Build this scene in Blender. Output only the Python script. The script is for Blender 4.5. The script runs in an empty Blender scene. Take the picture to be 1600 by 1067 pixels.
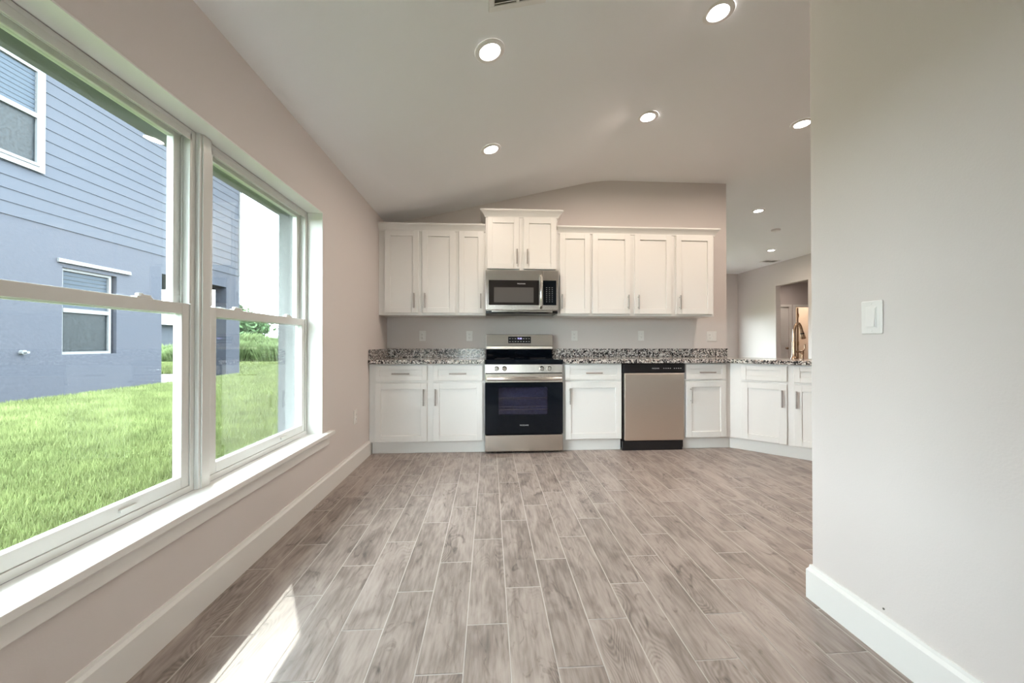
import bpy, bmesh, math, random
import numpy as np
from mathutils import Vector, Matrix
random.seed(7)
rng = np.random.default_rng(7)
SC = bpy.context.scene
COL = SC.collection

# ------------------------------------------------------------------ camera
F_PX = 580.0
yaw = math.atan(35.0 / F_PX); pitch = math.atan(3.5 / F_PX)
cam = bpy.data.cameras.new('camera'); cam.sensor_width = 36.0; cam.sensor_fit = 'HORIZONTAL'
cam.lens = 36.0 * F_PX / 1600.0; cam.clip_start = 0.02; cam.clip_end = 400
camo = bpy.data.objects.new('camera', cam); COL.objects.link(camo)
camo.location = (0, 0, 1.07); camo.rotation_euler = (math.pi / 2 + pitch, 0, -yaw)
SC.camera = camo

# ------------------------------------------------------------------ world, sun, exposure
W = bpy.data.worlds.new('sky'); SC.world = W; W.use_nodes = True
nt = W.node_tree; nt.nodes.clear()
wo = nt.nodes.new('ShaderNodeOutputWorld'); bg = nt.nodes.new('ShaderNodeBackground')
tc = nt.nodes.new('ShaderNodeTexCoord'); ns = nt.nodes.new('ShaderNodeTexNoise'); rp = nt.nodes.new('ShaderNodeValToRGB')
ns.inputs['Scale'].default_value = 5.0; ns.inputs['Detail'].default_value = 5
rp.color_ramp.elements[0].position = 0.36; rp.color_ramp.elements[0].color = (0.60, 0.83, 0.95, 1)
rp.color_ramp.elements[1].position = 0.50; rp.color_ramp.elements[1].color = (0.88, 0.95, 1, 1)
nt.links.new(tc.outputs['Generated'], ns.inputs['Vector']); nt.links.new(ns.outputs['Fac'], rp.inputs['Fac'])
nt.links.new(rp.outputs['Color'], bg.inputs['Color']); nt.links.new(bg.outputs['Background'], wo.inputs['Surface'])
bg.inputs['Strength'].default_value = 10.5

sd = bpy.data.lights.new('sun', 'SUN'); sd.energy = 2.0; sd.angle = 0.009; sd.color = (1.0, 0.97, 0.9)
sun = bpy.data.objects.new('sun', sd); COL.objects.link(sun)
sun.rotation_euler = Vector((0.535, -0.87, -1.0)).to_track_quat('-Z', 'Y').to_euler(); sun.location = (-10, 16, 20)

LAMP_W = 3.8
LAMP_COL = (1.0, 0.83, 0.68)
vs = SC.view_settings
SC.display_settings.display_device = 'sRGB'
vs.view_transform = 'Standard'; vs.look = 'None'; vs.gamma = 1.0; vs.use_curve_mapping = False
vs.exposure = 1.2
SC.cycles.max_bounces = 10; SC.cycles.diffuse_bounces = 7; SC.cycles.transparent_max_bounces = 16
SC.cycles.sample_clamp_indirect = 6.0
SC.cycles.caustics_reflective = False; SC.cycles.caustics_refractive = False

# ------------------------------------------------------------------ materials
def mat(name, col, rough=0.5, metal=0.0, spec=0.5, bump=0.0, bscale=200.0, coat=0.0, var=0.0, vscale=3.0):
    m = bpy.data.materials.new(name); m.use_nodes = True
    t = m.node_tree; b = t.nodes['Principled BSDF']
    b.inputs['Base Color'].default_value = (*col, 1); b.inputs['Roughness'].default_value = rough
    b.inputs['Metallic'].default_value = metal; b.inputs['Specular IOR Level'].default_value = spec
    b.inputs['Coat Weight'].default_value = coat
    tc = t.nodes.new('ShaderNodeTexCoord')
    if bump:
        n = t.nodes.new('ShaderNodeTexNoise'); n.inputs['Scale'].default_value = bscale; n.inputs['Detail'].default_value = 3
        k = t.nodes.new('ShaderNodeBump'); k.inputs['Strength'].default_value = bump; k.inputs['Distance'].default_value = 0.002
        t.links.new(tc.outputs['Object'], n.inputs['Vector']); t.links.new(n.outputs['Fac'], k.inputs['Height'])
        t.links.new(k.outputs['Normal'], b.inputs['Normal'])
    if var:
        n = t.nodes.new('ShaderNodeTexNoise'); n.inputs['Scale'].default_value = vscale; n.inputs['Detail'].default_value = 5
        r = t.nodes.new('ShaderNodeValToRGB')
        r.color_ramp.elements[0].position = 0.3; r.color_ramp.elements[1].position = 0.7
        r.color_ramp.elements[0].color = (*[max(0, c * (1 - var)) for c in col], 1)
        r.color_ramp.elements[1].color = (*[min(1, c * (1 + var)) for c in col], 1)
        t.links.new(tc.outputs['Object'], n.inputs['Vector']); t.links.new(n.outputs['Fac'], r.inputs['Fac'])
        t.links.new(r.outputs['Color'], b.inputs['Base Color'])
    return m

def emit(name, col, s):
    m = bpy.data.materials.new(name); m.use_nodes = True; t = m.node_tree; t.nodes.clear()
    o = t.nodes.new('ShaderNodeOutputMaterial'); e = t.nodes.new('ShaderNodeEmission')
    e.inputs['Color'].default_value = (*col, 1); e.inputs['Strength'].default_value = s
    t.links.new(e.outputs['Emission'], o.inputs['Surface']); return m

def glass(name, tint=(0.96, 0.985, 0.97), refl=0.03, rough=0.0):
    m = bpy.data.materials.new(name); m.use_nodes = True; t = m.node_tree; t.nodes.clear()
    o = t.nodes.new('ShaderNodeOutputMaterial'); mx = t.nodes.new('ShaderNodeMixShader')
    tr = t.nodes.new('ShaderNodeBsdfTransparent'); gl = t.nodes.new('ShaderNodeBsdfGlossy')
    tr.inputs['Color'].default_value = (*tint, 1); gl.inputs['Roughness'].default_value = rough
    lw = t.nodes.new('ShaderNodeLayerWeight'); lw.inputs['Blend'].default_value = 0.18
    mm = t.nodes.new('ShaderNodeMath'); mm.operation = 'MULTIPLY_ADD'; mm.inputs[1].default_value = 0.35; mm.inputs[2].default_value = refl
    t.links.new(lw.outputs['Fresnel'], mm.inputs[0]); t.links.new(mm.outputs[0], mx.inputs['Fac'])
    t.links.new(tr.outputs[0], mx.inputs[1]); t.links.new(gl.outputs[0], mx.inputs[2]); t.links.new(mx.outputs[0], o.inputs['Surface'])
    return m

def steel(name, col, rough, vertical=False):
    m = mat(name, col, rough, 1.0); t = m.node_tree; b = t.nodes['Principled BSDF']
    if vertical: b.inputs['Anisotropic'].default_value = 0.75
    tc = t.nodes.new('ShaderNodeTexCoord'); mp = t.nodes.new('ShaderNodeMapping'); n = t.nodes.new('ShaderNodeTexNoise')
    mp.inputs['Scale'].default_value = (900, 900, 4) if vertical else (4, 900, 900)
    n.inputs['Scale'].default_value = 1.0
    k = t.nodes.new('ShaderNodeBump'); k.inputs['Strength'].default_value = 0.06; k.inputs['Distance'].default_value = 0.001
    t.links.new(tc.outputs['Object'], mp.inputs['Vector']); t.links.new(mp.outputs['Vector'], n.inputs['Vector'])
    t.links.new(n.outputs['Fac'], k.inputs['Height']); t.links.new(k.outputs['Normal'], b.inputs['Normal'])
    return m

M = {}
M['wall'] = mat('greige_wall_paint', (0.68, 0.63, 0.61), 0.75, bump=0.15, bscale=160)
M['ceil'] = mat('ceiling_paint', (0.87, 0.875, 0.885), 0.8, bump=0.2, bscale=120)
M['trim'] = mat('white_trim_paint', (0.80, 0.79, 0.77), 0.35, bump=0.03, bscale=60)
M['vinyl'] = mat('white_window_vinyl', (0.70, 0.70, 0.68), 0.3, bump=0.02, bscale=60)
M['cab'] = mat('white_cabinet_paint', (0.78, 0.77, 0.755), 0.35, bump=0.02, bscale=40)
M['nickel'] = steel('brushed_nickel', (0.42, 0.385, 0.36), 0.38)
M['steel'] = steel('brushed_stainless', (0.66, 0.61, 0.56), 0.24, True)
M['steelbright'] = steel('polished_stainless', (0.78, 0.75, 0.72), 0.15)
M['steeldw'] = steel('dishwasher_stainless', (0.80, 0.70, 0.61), 0.34, True)
M['black'] = mat('black_plastic', (0.012, 0.012, 0.014), 0.25, bump=0.02, bscale=90)
M['blackglass'] = mat('black_glass', (0.004, 0.006, 0.010), 0.05, spec=0.28, bump=0.003, bscale=5)
M['mwglass'] = mat('microwave_glass', (0.02, 0.018, 0.018), 0.08, bump=0.003, bscale=5)
M['mwscreen'] = mat('microwave_window_mesh', (0.10, 0.094, 0.09), 0.12, bump=0.05, bscale=900)
M['ovencav'] = mat('oven_enamel', (0.075, 0.08, 0.145), 0.4, var=0.5, vscale=160)
M['ovenglass'] = glass('oven_tinted_glass', (0.72, 0.72, 0.78), 0.04)
M['logo'] = mat('silver_print', (0.5, 0.5, 0.5), 0.4, bump=0.01, bscale=50)
M['plastic'] = mat('white_plastic', (0.80, 0.78, 0.76), 0.3, bump=0.01, bscale=50)
M['slot'] = mat('dark_slot', (0.12, 0.11, 0.10), 0.6, bump=0.01, bscale=50)
M['bronze'] = mat('brushed_bronze', (0.42, 0.29, 0.20), 0.22, 1.0, bump=0.02, bscale=80)
M['lens'] = emit('lamp_lens', (1.0, 0.97, 0.93), 14.0)
M['display'] = emit('clock_display', (0.55, 0.5, 1.0), 2.0)
M['glass'] = glass('window_glass')
M['stucco'] = mat('grey_stucco', (0.048, 0.051, 0.063), 0.9, spec=0.0, bump=0.9, bscale=22, var=0.10, vscale=26)
M['siding'] = mat('grey_lap_siding', (0.049, 0.053, 0.065), 0.8, spec=0.0, bump=0.08, bscale=40)
M['white_ext'] = mat('white_exterior_trim', (0.12, 0.123, 0.13), 0.6, spec=0.1, bump=0.03, bscale=30)
M['darkpane'] = mat('dark_window_pane', (0.012, 0.015, 0.018), 0.4, spec=0.12, bump=0.01, bscale=4, var=0.5, vscale=30)
M['blind'] = mat('pale_blind_slats', (0.035, 0.045, 0.06), 0.6, spec=0.1, bump=0.02, bscale=30)
M['roof'] = mat('grey_roof_shingle', (0.05, 0.05, 0.055), 0.9, bump=0.4, bscale=15, var=0.25, vscale=8)
M['concrete'] = mat('pale_concrete', (0.12, 0.118, 0.115), 0.85, bump=0.2, bscale=40, var=0.06)
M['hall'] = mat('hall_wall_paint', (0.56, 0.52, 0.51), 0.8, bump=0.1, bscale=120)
M['warmwall'] = mat('warm_wall_paint', (0.72, 0.62, 0.50), 0.8, bump=0.1, bscale=120)
M['bark'] = mat('tree_bark', (0.10, 0.075, 0.05), 0.9, bump=0.6, bscale=30, var=0.3)
M['leaf'] = mat('tree_leaves', (0.055, 0.095, 0.042), 0.8, spec=0.05, var=0.45, vscale=2.0)
M['reed'] = mat('tall_grass_leaves', (0.105, 0.14, 0.062), 0.8, spec=0.05, var=0.35, vscale=2.0)
M['grass'] = mat('lawn_blades', (0.122, 0.146, 0.058), 0.8, spec=0.05, var=0.30, vscale=3.0)
M['turf'] = mat('lawn_turf', (0.056, 0.074, 0.024), 0.9, spec=0.05, bump=1.0, bscale=40, var=0.35, vscale=5.0)

def soffit_mat():
    m = mat('perforated_soffit', (0.88, 0.90, 0.87), 0.6); t = m.node_tree; b = t.nodes['Principled BSDF']
    tc = t.nodes.new('ShaderNodeTexCoord'); v = t.nodes.new('ShaderNodeTexVoronoi'); v.inputs['Scale'].default_value = 62; v.inputs['Randomness'].default_value = 0.05
    v.voronoi_dimensions = '2D'
    r = t.nodes.new('ShaderNodeValToRGB'); r.color_ramp.interpolation = 'CONSTANT'
    r.color_ramp.elements[0].color = (0.5, 0.52, 0.49, 1); r.color_ramp.elements[1].position = 0.20; r.color_ramp.elements[1].color = (0.88, 0.90, 0.87, 1)
    t.links.new(tc.outputs['Object'], v.inputs['Vector']); t.links.new(v.outputs['Distance'], r.inputs['Fac']); t.links.new(r.outputs['Color'], b.inputs['Base Color'])
    return m
M['soffit'] = soffit_mat()

def granite():
    m = mat('speckled_granite', (0.5, 0.48, 0.46), 0.12); t = m.node_tree; b = t.nodes['Principled BSDF']
    tc = t.nodes.new('ShaderNodeTexCoord'); n = t.nodes.new('ShaderNodeTexNoise'); n.inputs['Scale'].default_value = 60
    va = t.nodes.new('ShaderNodeVectorMath'); va.operation = 'MULTIPLY_ADD'; va.inputs[1].default_value = (0.012,) * 3
    v = t.nodes.new('ShaderNodeTexVoronoi'); v.inputs['Scale'].default_value = 95
    sp = t.nodes.new('ShaderNodeSeparateColor'); r = t.nodes.new('ShaderNodeValToRGB'); cr = r.color_ramp; cr.interpolation = 'CONSTANT'
    stops = [(0, (0.015, 0.015, 0.018)), (0.22, (0.09, 0.085, 0.085)), (0.38, (0.26, 0.24, 0.235)), (0.56, (0.56, 0.53, 0.51)), (0.80, (0.74, 0.72, 0.70)), (0.94, (0.42, 0.33, 0.29))]
    cr.elements[0].color = (*stops[0][1], 1); cr.elements[1].position = stops[1][0]; cr.elements[1].color = (*stops[1][1], 1)
    for p, c in stops[2:]:
        e = cr.elements.new(p); e.color = (*c, 1)
    t.links.new(tc.outputs['Object'], n.inputs['Vector']); t.links.new(n.outputs['Color'], va.inputs[0]); t.links.new(tc.outputs['Object'], va.inputs[2])
    t.links.new(va.outputs['Vector'], v.inputs['Vector']); t.links.new(v.outputs['Color'], sp.inputs['Color']); t.links.new(sp.outputs[0], r.inputs['Fac'])
    t.links.new(r.outputs['Color'], b.inputs['Base Color'])
    return m
M['granite'] = granite()

def plank_mat():
    m = mat('wood_look_tile', (0.42, 0.36, 0.33), 0.36); t = m.node_tree; b = t.nodes['Principled BSDF']
    N = t.nodes.new; L = t.links.new
    uv = N('ShaderNodeUVMap'); uv.uv_map = 'UVMap'
    at = N('ShaderNodeAttribute'); at.attribute_name = 'tone'
    def noise(sx, sy, scale, det, dist=0.0):
        mp = N('ShaderNodeMapping'); mp.inputs['Scale'].default_value = (sx, sy, 1); n = N('ShaderNodeTexNoise')
        n.noise_dimensions = '2D'; n.inputs['Scale'].default_value = scale; n.inputs['Detail'].default_value = det; n.inputs['Distortion'].default_value = dist
        L(uv.outputs['UV'], mp.inputs['Vector']); L(mp.outputs['Vector'], n.inputs['Vector']); return n.outputs['Fac']
    def math_(op, a, bb, c=None):
        k = N('ShaderNodeMath'); k.operation = op
        for i, x in enumerate((a, bb, c)):
            if x is None: continue
            if isinstance(x, (int, float)): k.inputs[i].default_value = x
            else: L(x, k.inputs[i])
        return k.outputs[0]
    fine = noise(9, 75, 1.0, 7)                    # long fine fibres
    patch = noise(3.6, 11, 1.0, 6, 0.8)             # cloudy worn patches
    knot = noise(7, 16, 1.0, 3, 1.5)               # dark flecks and knots
    field = noise(2.6, 7.0, 1.0, 1.0)
    ring = math_('SINE', math_('MULTIPLY', field, 150.0), 0.0)
    ring = math_('MULTIPLY', math_('MULTIPLY_ADD', ring, 0.5, 0.5), math_('GREATER_THAN', at.outputs['Fac'], 0.5))
    gate = noise(1.5, 6, 1.0, 0); gate = math_('SMOOTH_MIN', math_('MAXIMUM', math_('MULTIPLY_ADD', gate, 5.0, -2.3), 0.0), 1.0, 0.1)
    ring = math_('MULTIPLY', ring, gate)
    v = math_('MULTIPLY_ADD', fine, 0.52, 0.02)
    v = math_('ADD', v, math_('MULTIPLY', patch, 0.72))
    v = math_('ADD', v, math_('MULTIPLY_ADD', at.outputs['Fac'], 0.16, -0.18))
    v = math_('SUBTRACT', v, math_('MULTIPLY', ring, 0.17))
    k2 = math_('MAXIMUM', math_('MULTIPLY_ADD', knot, 5.0, -3.05), 0.0)
    v = math_('SUBTRACT', v, math_('MULTIPLY', math_('MINIMUM', k2, 1.0), 0.30))
    r = N('ShaderNodeValToRGB'); cr = r.color_ramp
    cr.elements[0].position = 0.12; cr.elements[0].color = (0.10, 0.082, 0.075, 1)
    cr.elements[1].position = 0.84; cr.elements[1].color = (0.42, 0.362, 0.332, 1)
    e = cr.elements.new(0.42); e.color = (0.235, 0.192, 0.172, 1)
    e = cr.elements.new(0.60); e.color = (0.335, 0.28, 0.254, 1)
    L(v, r.inputs['Fac']); L(r.outputs['Color'], b.inputs['Base Color'])
    k = N('ShaderNodeBump'); k.inputs['Strength'].default_value = 0.12; k.inputs['Distance'].default_value = 0.002
    L(v, k.inputs['Height']); L(k.outputs['Normal'], b.inputs['Normal'])
    return m
M['plank'] = plank_mat()
M['grout'] = mat('pale_grout', (0.54, 0.50, 0.475), 0.8, bump=0.1, bscale=200)

# ------------------------------------------------------------------ mesh helpers
class MB:
    def __init__(s): s.v = []; s.f = []; s.mi = []; s.cur = 0
    def add(s, vs, fs):
        o = len(s.v); s.v += [tuple(p) for p in vs]; s.f += [tuple(i + o for i in f) for f in fs]; s.mi += [s.cur] * len(fs); return s
    def box(s, x0, x1, y0, y1, z0, z1):
        return s.add([(x0,y0,z0),(x1,y0,z0),(x1,y1,z0),(x0,y1,z0),(x0,y0,z1),(x1,y0,z1),(x1,y1,z1),(x0,y1,z1)],
                     [(0,3,2,1),(4,5,6,7),(0,1,5,4),(1,2,6,5),(2,3,7,6),(3,0,4,7)])
    def prism(s, poly, z0, z1):
        n = len(poly)
        return s.add([(x,y,z0) for x,y in poly] + [(x,y,z1) for x,y in poly],
                     [tuple(range(n-1,-1,-1)), tuple(range(n,2*n))] + [(i,(i+1)%n,n+(i+1)%n,n+i) for i in range(n)])
    def xprism(s, poly, x0, x1):     # polygon in (y,z), counter-clockwise seen from +x
        n = len(poly)
        return s.add([(x0,y,z) for y,z in poly] + [(x1,y,z) for y,z in poly],
                     [tuple(range(n-1,-1,-1)), tuple(range(n,2*n))] + [(i,(i+1)%n,n+(i+1)%n,n+i) for i in range(n)])
    def yprism(s, poly, y0, y1):     # polygon in (x,z)
        n = len(poly)
        return s.add([(x,y0,z) for x,z in poly] + [(x,y1,z) for x,z in poly],
                     [tuple(range(n)), tuple(range(2*n-1,n-1,-1))] + [(i,n+i,n+(i+1)%n,(i+1)%n) for i in range(n)])
    def tube(s, path, rad, n=12, caps=True):
        path = [Vector(p) for p in path]; rads = rad if isinstance(rad, (list, tuple)) else [rad] * len(path)
        t0 = (path[1] - path[0]).normalized(); ref = Vector((0,0,1)) if abs(t0.z) < 0.9 else Vector((1,0,0))
        u = t0.cross(ref).normalized(); o = len(s.v); prev = t0
        for i, p in enumerate(path):
            t = (path[min(i+1,len(path)-1)] - path[max(i-1,0)]).normalized()
            u = (prev.rotation_difference(t) @ u); u = (u - t * u.dot(t)).normalized(); w = t.cross(u); prev = t
            for k in range(n):
                a = 2*math.pi*k/n; s.v.append(tuple(p + (u*math.cos(a) + w*math.sin(a)) * rads[i]))
        for i in range(len(path)-1):
            for k in range(n):
                s.f.append((o+i*n+k, o+i*n+(k+1)%n, o+(i+1)*n+(k+1)%n, o+(i+1)*n+k)); s.mi.append(s.cur)
        if caps:
            s.f.append(tuple(o+k for k in range(n-1,-1,-1))); s.f.append(tuple(o+(len(path)-1)*n+k for k in range(n))); s.mi += [s.cur]*2
        return s
    def lathe(s, prof, c=(0,0,0), axis='z', n=32):   # prof: (r, h) pairs along the axis
        o = len(s.v)
        for r, h in prof:
            for k in range(n):
                a = 2*math.pi*k/n; x, y = r*math.cos(a), r*math.sin(a)
                p = (x, y, h) if axis == 'z' else ((x, h, y) if axis == 'y' else (h, x, y))
                s.v.append((p[0]+c[0], p[1]+c[1], p[2]+c[2]))
        for i in range(len(prof)-1):
            for k in range(n):
                s.f.append((o+i*n+k, o+i*n+(k+1)%n, o+(i+1)*n+(k+1)%n, o+(i+1)*n+k)); s.mi.append(s.cur)
        s.f.append(tuple(o+k for k in range(n))); s.f.append(tuple(o+(len(prof)-1)*n+k for k in range(n))); s.mi += [s.cur]*2
        return s
    def build(s, name, m, parent=None, bevel=0.0, smooth=False, label=None, norm=True):
        me = bpy.data.meshes.new(name); me.from_pydata(s.v, [], s.f)
        for mm in (m if isinstance(m, (list, tuple)) else [m]): me.materials.append(mm)
        me.polygons.foreach_set('material_index', s.mi)
        if norm:
            b = bmesh.new(); b.from_mesh(me); bmesh.ops.recalc_face_normals(b, faces=b.faces); b.to_mesh(me); b.free()
        if smooth:
            me.polygons.foreach_set('use_smooth', [True]*len(me.polygons))
            try: me.set_sharp_from_angle(angle=math.radians(38))
            except Exception: pass
        o = bpy.data.objects.new(name, me); COL.objects.link(o)
        if parent: o.parent = parent
        if bevel:
            k = o.modifiers.new('bevel', 'BEVEL'); k.width = bevel; k.segments = 2; k.limit_method = 'ANGLE'; k.angle_limit = math.radians(40)
        if label: o['label'] = label
        return o

def thing(name, label, cat, loc=(0,0,0), rotz=0.0, group=None):
    o = bpy.data.objects.new(name, None); o.empty_display_size = 0.05; COL.objects.link(o)
    o.location = loc; o.rotation_euler = (0,0,rotz); o['label'] = label; o['category'] = cat
    if group: o['group'] = group
    return o
def tag(o, label, cat, group=None):
    o['label'] = label; o['category'] = cat
    if group: o['group'] = group
    return o
def struct(o, label=None, cat='setting'):
    o['kind'] = 'structure'
    if label: o['label'] = label
    o['category'] = cat
    return o
def text(name, s, size, m, parent, loc, rot=(math.pi/2,0,0), ext=0.0004):
    c = bpy.data.curves.new(name, 'FONT'); c.body = s; c.size = size; c.extrude = ext; c.align_x = 'CENTER'; c.align_y = 'CENTER'; c.resolution_u = 3
    t = bpy.data.objects.new('tmp', c); COL.objects.link(t); bpy.context.view_layer.update()
    me = bpy.data.meshes.new_from_object(t.evaluated_get(bpy.context.evaluated_depsgraph_get()))
    bpy.data.objects.remove(t); me.materials.clear(); me.materials.append(m)
    o = bpy.data.objects.new(name, me); COL.objects.link(o); o.parent = parent; o.location = loc; o.rotation_euler = rot
    return o

# ------------------------------------------------------------------ room dimensions
XL = -1.16; XLO = -1.43                 # left wall, inner and outer face
XR = 1.352; YR = 1.485                  # near right wall and its end
YB = 4.28                               # kitchen back wall
XBE = 2.832                             # its free end
XF = 6.82; YF = 9.81                    # living room beyond
YN = -3.0                               # wall behind the camera
ZC = 2.99; SL = 0.235; ZL = 2.415       # flat ceiling, slope and low edge
WY0, WY1, WZ0, WZ1 = 0.74, 2.66, 0.445, 1.985
def zceil(x):
    xr = XL + (ZC - ZL) / SL; r = 0.22
    if x < xr - r: return ZL + SL * (x - XL)
    if x > xr + r: return ZC
    d = (x - (xr - r)) / (2 * r)
    return ZL + SL * (x - XL) - SL * r * d * d

# floor of staggered planks
PW = 0.1556; PL = 0.618; G = 0.0022
fm = bpy.data.meshes.new('floor'); vs_, fs_, uvs, tones, mids = [], [], [], [], []
x0, x1, y0, y1 = XL - 0.1, 9.6, YN - 0.1, 11.6
vs_ += [(x0,y0,-0.0012),(x1,y0,-0.0012),(x1,y1,-0.0012),(x0,y1,-0.0012)]; fs_.append((0,1,2,3)); uvs += [(0,0)]*4; tones += [0.5]*4; mids.append(1)
i = -8
while -0.008 + PW * (i - 0.5) < x1:
    a, b_ = -0.008 + PW*(i-0.5) + G, -0.008 + PW*(i+0.5) - G
    ph = 1.22 + 0.206 * ((i + 7) % 3)
    k = math.floor((y0 - ph) / PL)
    while ph + k*PL < y1:
        c, d = ph + k*PL + G, ph + (k+1)*PL - G
        xa, xb, ya, yb = max(a,x0), min(b_,x1), max(c,y0), min(d,y1)
        if xa < xb and ya < yb:
            o = len(vs_); vs_ += [(xa,ya,0),(xb,ya,0),(xb,yb,0),(xa,yb,0)]; fs_.append((o,o+1,o+2,o+3))
            ou, ov, fl = rng.uniform(0, 60), rng.uniform(0, 60), 1 if rng.random() < 0.5 else -1
            uvs += [(ou+fl*y, ov+x) for x, y in ((xa,ya),(xb,ya),(xb,yb),(xa,yb))]; tones += [float(rng.random())]*4; mids.append(0)
        k += 1
    i += 1
fm.from_pydata(vs_, [], fs_); fm.materials.append(M['plank']); fm.materials.append(M['grout']); fm.polygons.foreach_set('material_index', mids)
ul = fm.uv_layers.new(name='UVMap'); ul.data.foreach_set('uv', [c for p in uvs for c in p])
ta = fm.attributes.new('tone', 'FLOAT', 'CORNER'); ta.data.foreach_set('value', tones)
fo = bpy.data.objects.new('floor', fm); COL.objects.link(fo); struct(fo, 'grey-brown wood-look plank tile floor with pale grout', 'floor')

# ceiling: sloped from the left wall up to a flat part
prof = [(XL - 0.25, ZL - 0.25*SL)] + [(XL, ZL)] + [(x, zceil(x)) for x in np.linspace(1.0, 1.56, 12)] + [(9.6, ZC)]
mb = MB(); mb.yprism([(x, z) for x, z in prof] + [(9.6, ZC + 0.12), (XL - 0.25, ZC + 0.12)], YN - 0.1, YB + 0.06)
mb.box(1.62, 9.6, YB + 0.06, 11.7, ZC, ZC + 0.12)
struct(mb.build('ceiling', M['ceil'], smooth=True), 'grey-white ceiling sloping up from the window wall to a flat part', 'ceiling')

# walls
mb = MB()
mb.box(XLO, XL, YN - 0.1, WY0, -0.2, 2.42); mb.box(XLO, XL, WY1, YB + 0.12, -0.2, 2.42)
mb.box(XLO, XL, WY0, WY1, -0.2, 0.41); mb.box(XLO, XL, WY0, WY1, WZ1, 2.42)
struct(mb.build('wall_left', M['wall']), 'greige window wall on the left', 'wall')
bw = [(XL, 0), (XBE, 0), (XBE, ZC)] + [(x, zceil(x)) for x in np.linspace(1.56, 1.0, 12)] + [(XL, ZL)]
struct(MB().yprism(bw, YB, YB + 0.12).build('wall_back', M['wall']), 'greige kitchen wall behind the white cabinets', 'wall')
rwz = min(zceil(XR), zceil(XR + 0.12)) - 0.001
struct(MB().box(XR, XR + 0.12, YN, YR, 0, rwz).build('wall_right', M['wall'], bevel=0.004), 'pale greige wall at the near right', 'wall')
# wall behind the camera with an unseen glass door opening added for daylight
RX0, RX1, RZ = -1.06, -0.16, 2.10
mb = MB(); mb.box(XL, RX0, YN - 0.12, YN, 0, 2.42); mb.box(RX1, XF, YN - 0.12, YN, 0, ZC)
mb.yprism([(RX0, RZ), (RX1, RZ), (RX1, zceil(RX1)), (RX0, zceil(RX0))], YN - 0.12, YN)
struct(mb.build('wall_rear', M['wall']), 'greige wall behind the camera', 'wall')
dw = thing('door_1', 'unseen white sliding glass door added behind the camera for daylight', 'door', (0, YN - 0.06, 0)); dw['kind'] = 'structure'
mb = MB(); mb.box(RX0, RX0+.05, -0.05, 0.05, 0, RZ); mb.box(RX1-.05, RX1, -0.05, 0.05, 0, RZ); mb.box(RX0+.05, RX1-.05, -0.05, 0.05, RZ-.05, RZ); mb.box(RX0+.05, RX1-.05, -0.05, 0.05, 0.001, 0.04)
mb.build('frame', M['vinyl'], dw)
xm_ = (RX0+RX1)/2
for a, b_, y in ((RX0+.05, xm_+.035, -.02), (xm_-.035, RX1-.05, .02)):
    mb = MB(); mb.box(a, a+0.07, y-.018, y+.018, 0.04, RZ-.05); mb.box(b_-.07, b_, y-.018, y+.018, 0.04, RZ-.05); mb.box(a+.07, b_-.07, y-.018, y+.018, 0.04, 0.13); mb.box(a+.07, b_-.07, y-.018, y+.018, RZ-.12, RZ-.05)
    sp = mb.build('sash', M['vinyl'], dw); MB().box(a+.07, b_-.07, y-.003, y+.003, 0.13, RZ-.12).build('pane', M['glass'], sp)
# living room walls beyond the peninsula
mb = MB(); mb.box(XF, XF + 0.12, YN, 7.56, 0, ZC); mb.box(XF, XF + 0.12, 8.46, YF + 0.12, 0, ZC); mb.box(XF, XF + 0.12, 7.56, 8.46, 2.45, ZC)
struct(mb.build('wall_far_right', M['wall']), 'pale living room wall with a tall cased-out hall opening', 'wall')
FX0, FX1, FZ0, FZ1 = 2.2, 6.37, 0.55, 1.95
mb = MB(); mb.box(1.5, FX0, YF, YF + 0.12, 0, ZC); mb.box(FX1, XF, YF, YF + 0.12, 0, ZC); mb.box(FX0, FX1, YF, YF + 0.12, 0, FZ0); mb.box(FX0, FX1, YF, YF + 0.12, FZ1, ZC)
struct(mb.build('wall_far', M['wall']), 'far living room wall with a bright window', 'wall')
struct(MB().box(1.5, 1.62, YB + 0.12, YF, 0, ZC).build('wall_far_left', M['wall']), 'living room side wall hidden behind the kitchen', 'wall')
wn = thing('window_3', 'bright window on the far living room wall', 'window', (0, YF, 0)); wn['kind'] = 'structure'
mb = MB(); mb.box(FX0, FX0+.06, 0.02, .09, FZ0, FZ1); mb.box(FX1-.06, FX1, 0.02, .09, FZ0, FZ1); mb.box(FX0+.06, FX1-.06, 0.02, .09, FZ0, FZ0+.06); mb.box(FX0+.06, FX1-.06, 0.02, .09, FZ1-.06, FZ1); mb.box(4.25, 4.32, 0.02, .09, FZ0+.06, FZ1-.06)
mb.build('frame', M['vinyl'], wn); MB().box(FX0+.06, FX1-.06, 0.05, .056, FZ0+.06, FZ1-.06).build('pane', M['glass'], wn)
MB().box(FX0-.05, FX1+.05, -0.05, 0.02, FZ0-.03, FZ0).build('sill', M['trim'], wn)

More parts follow.
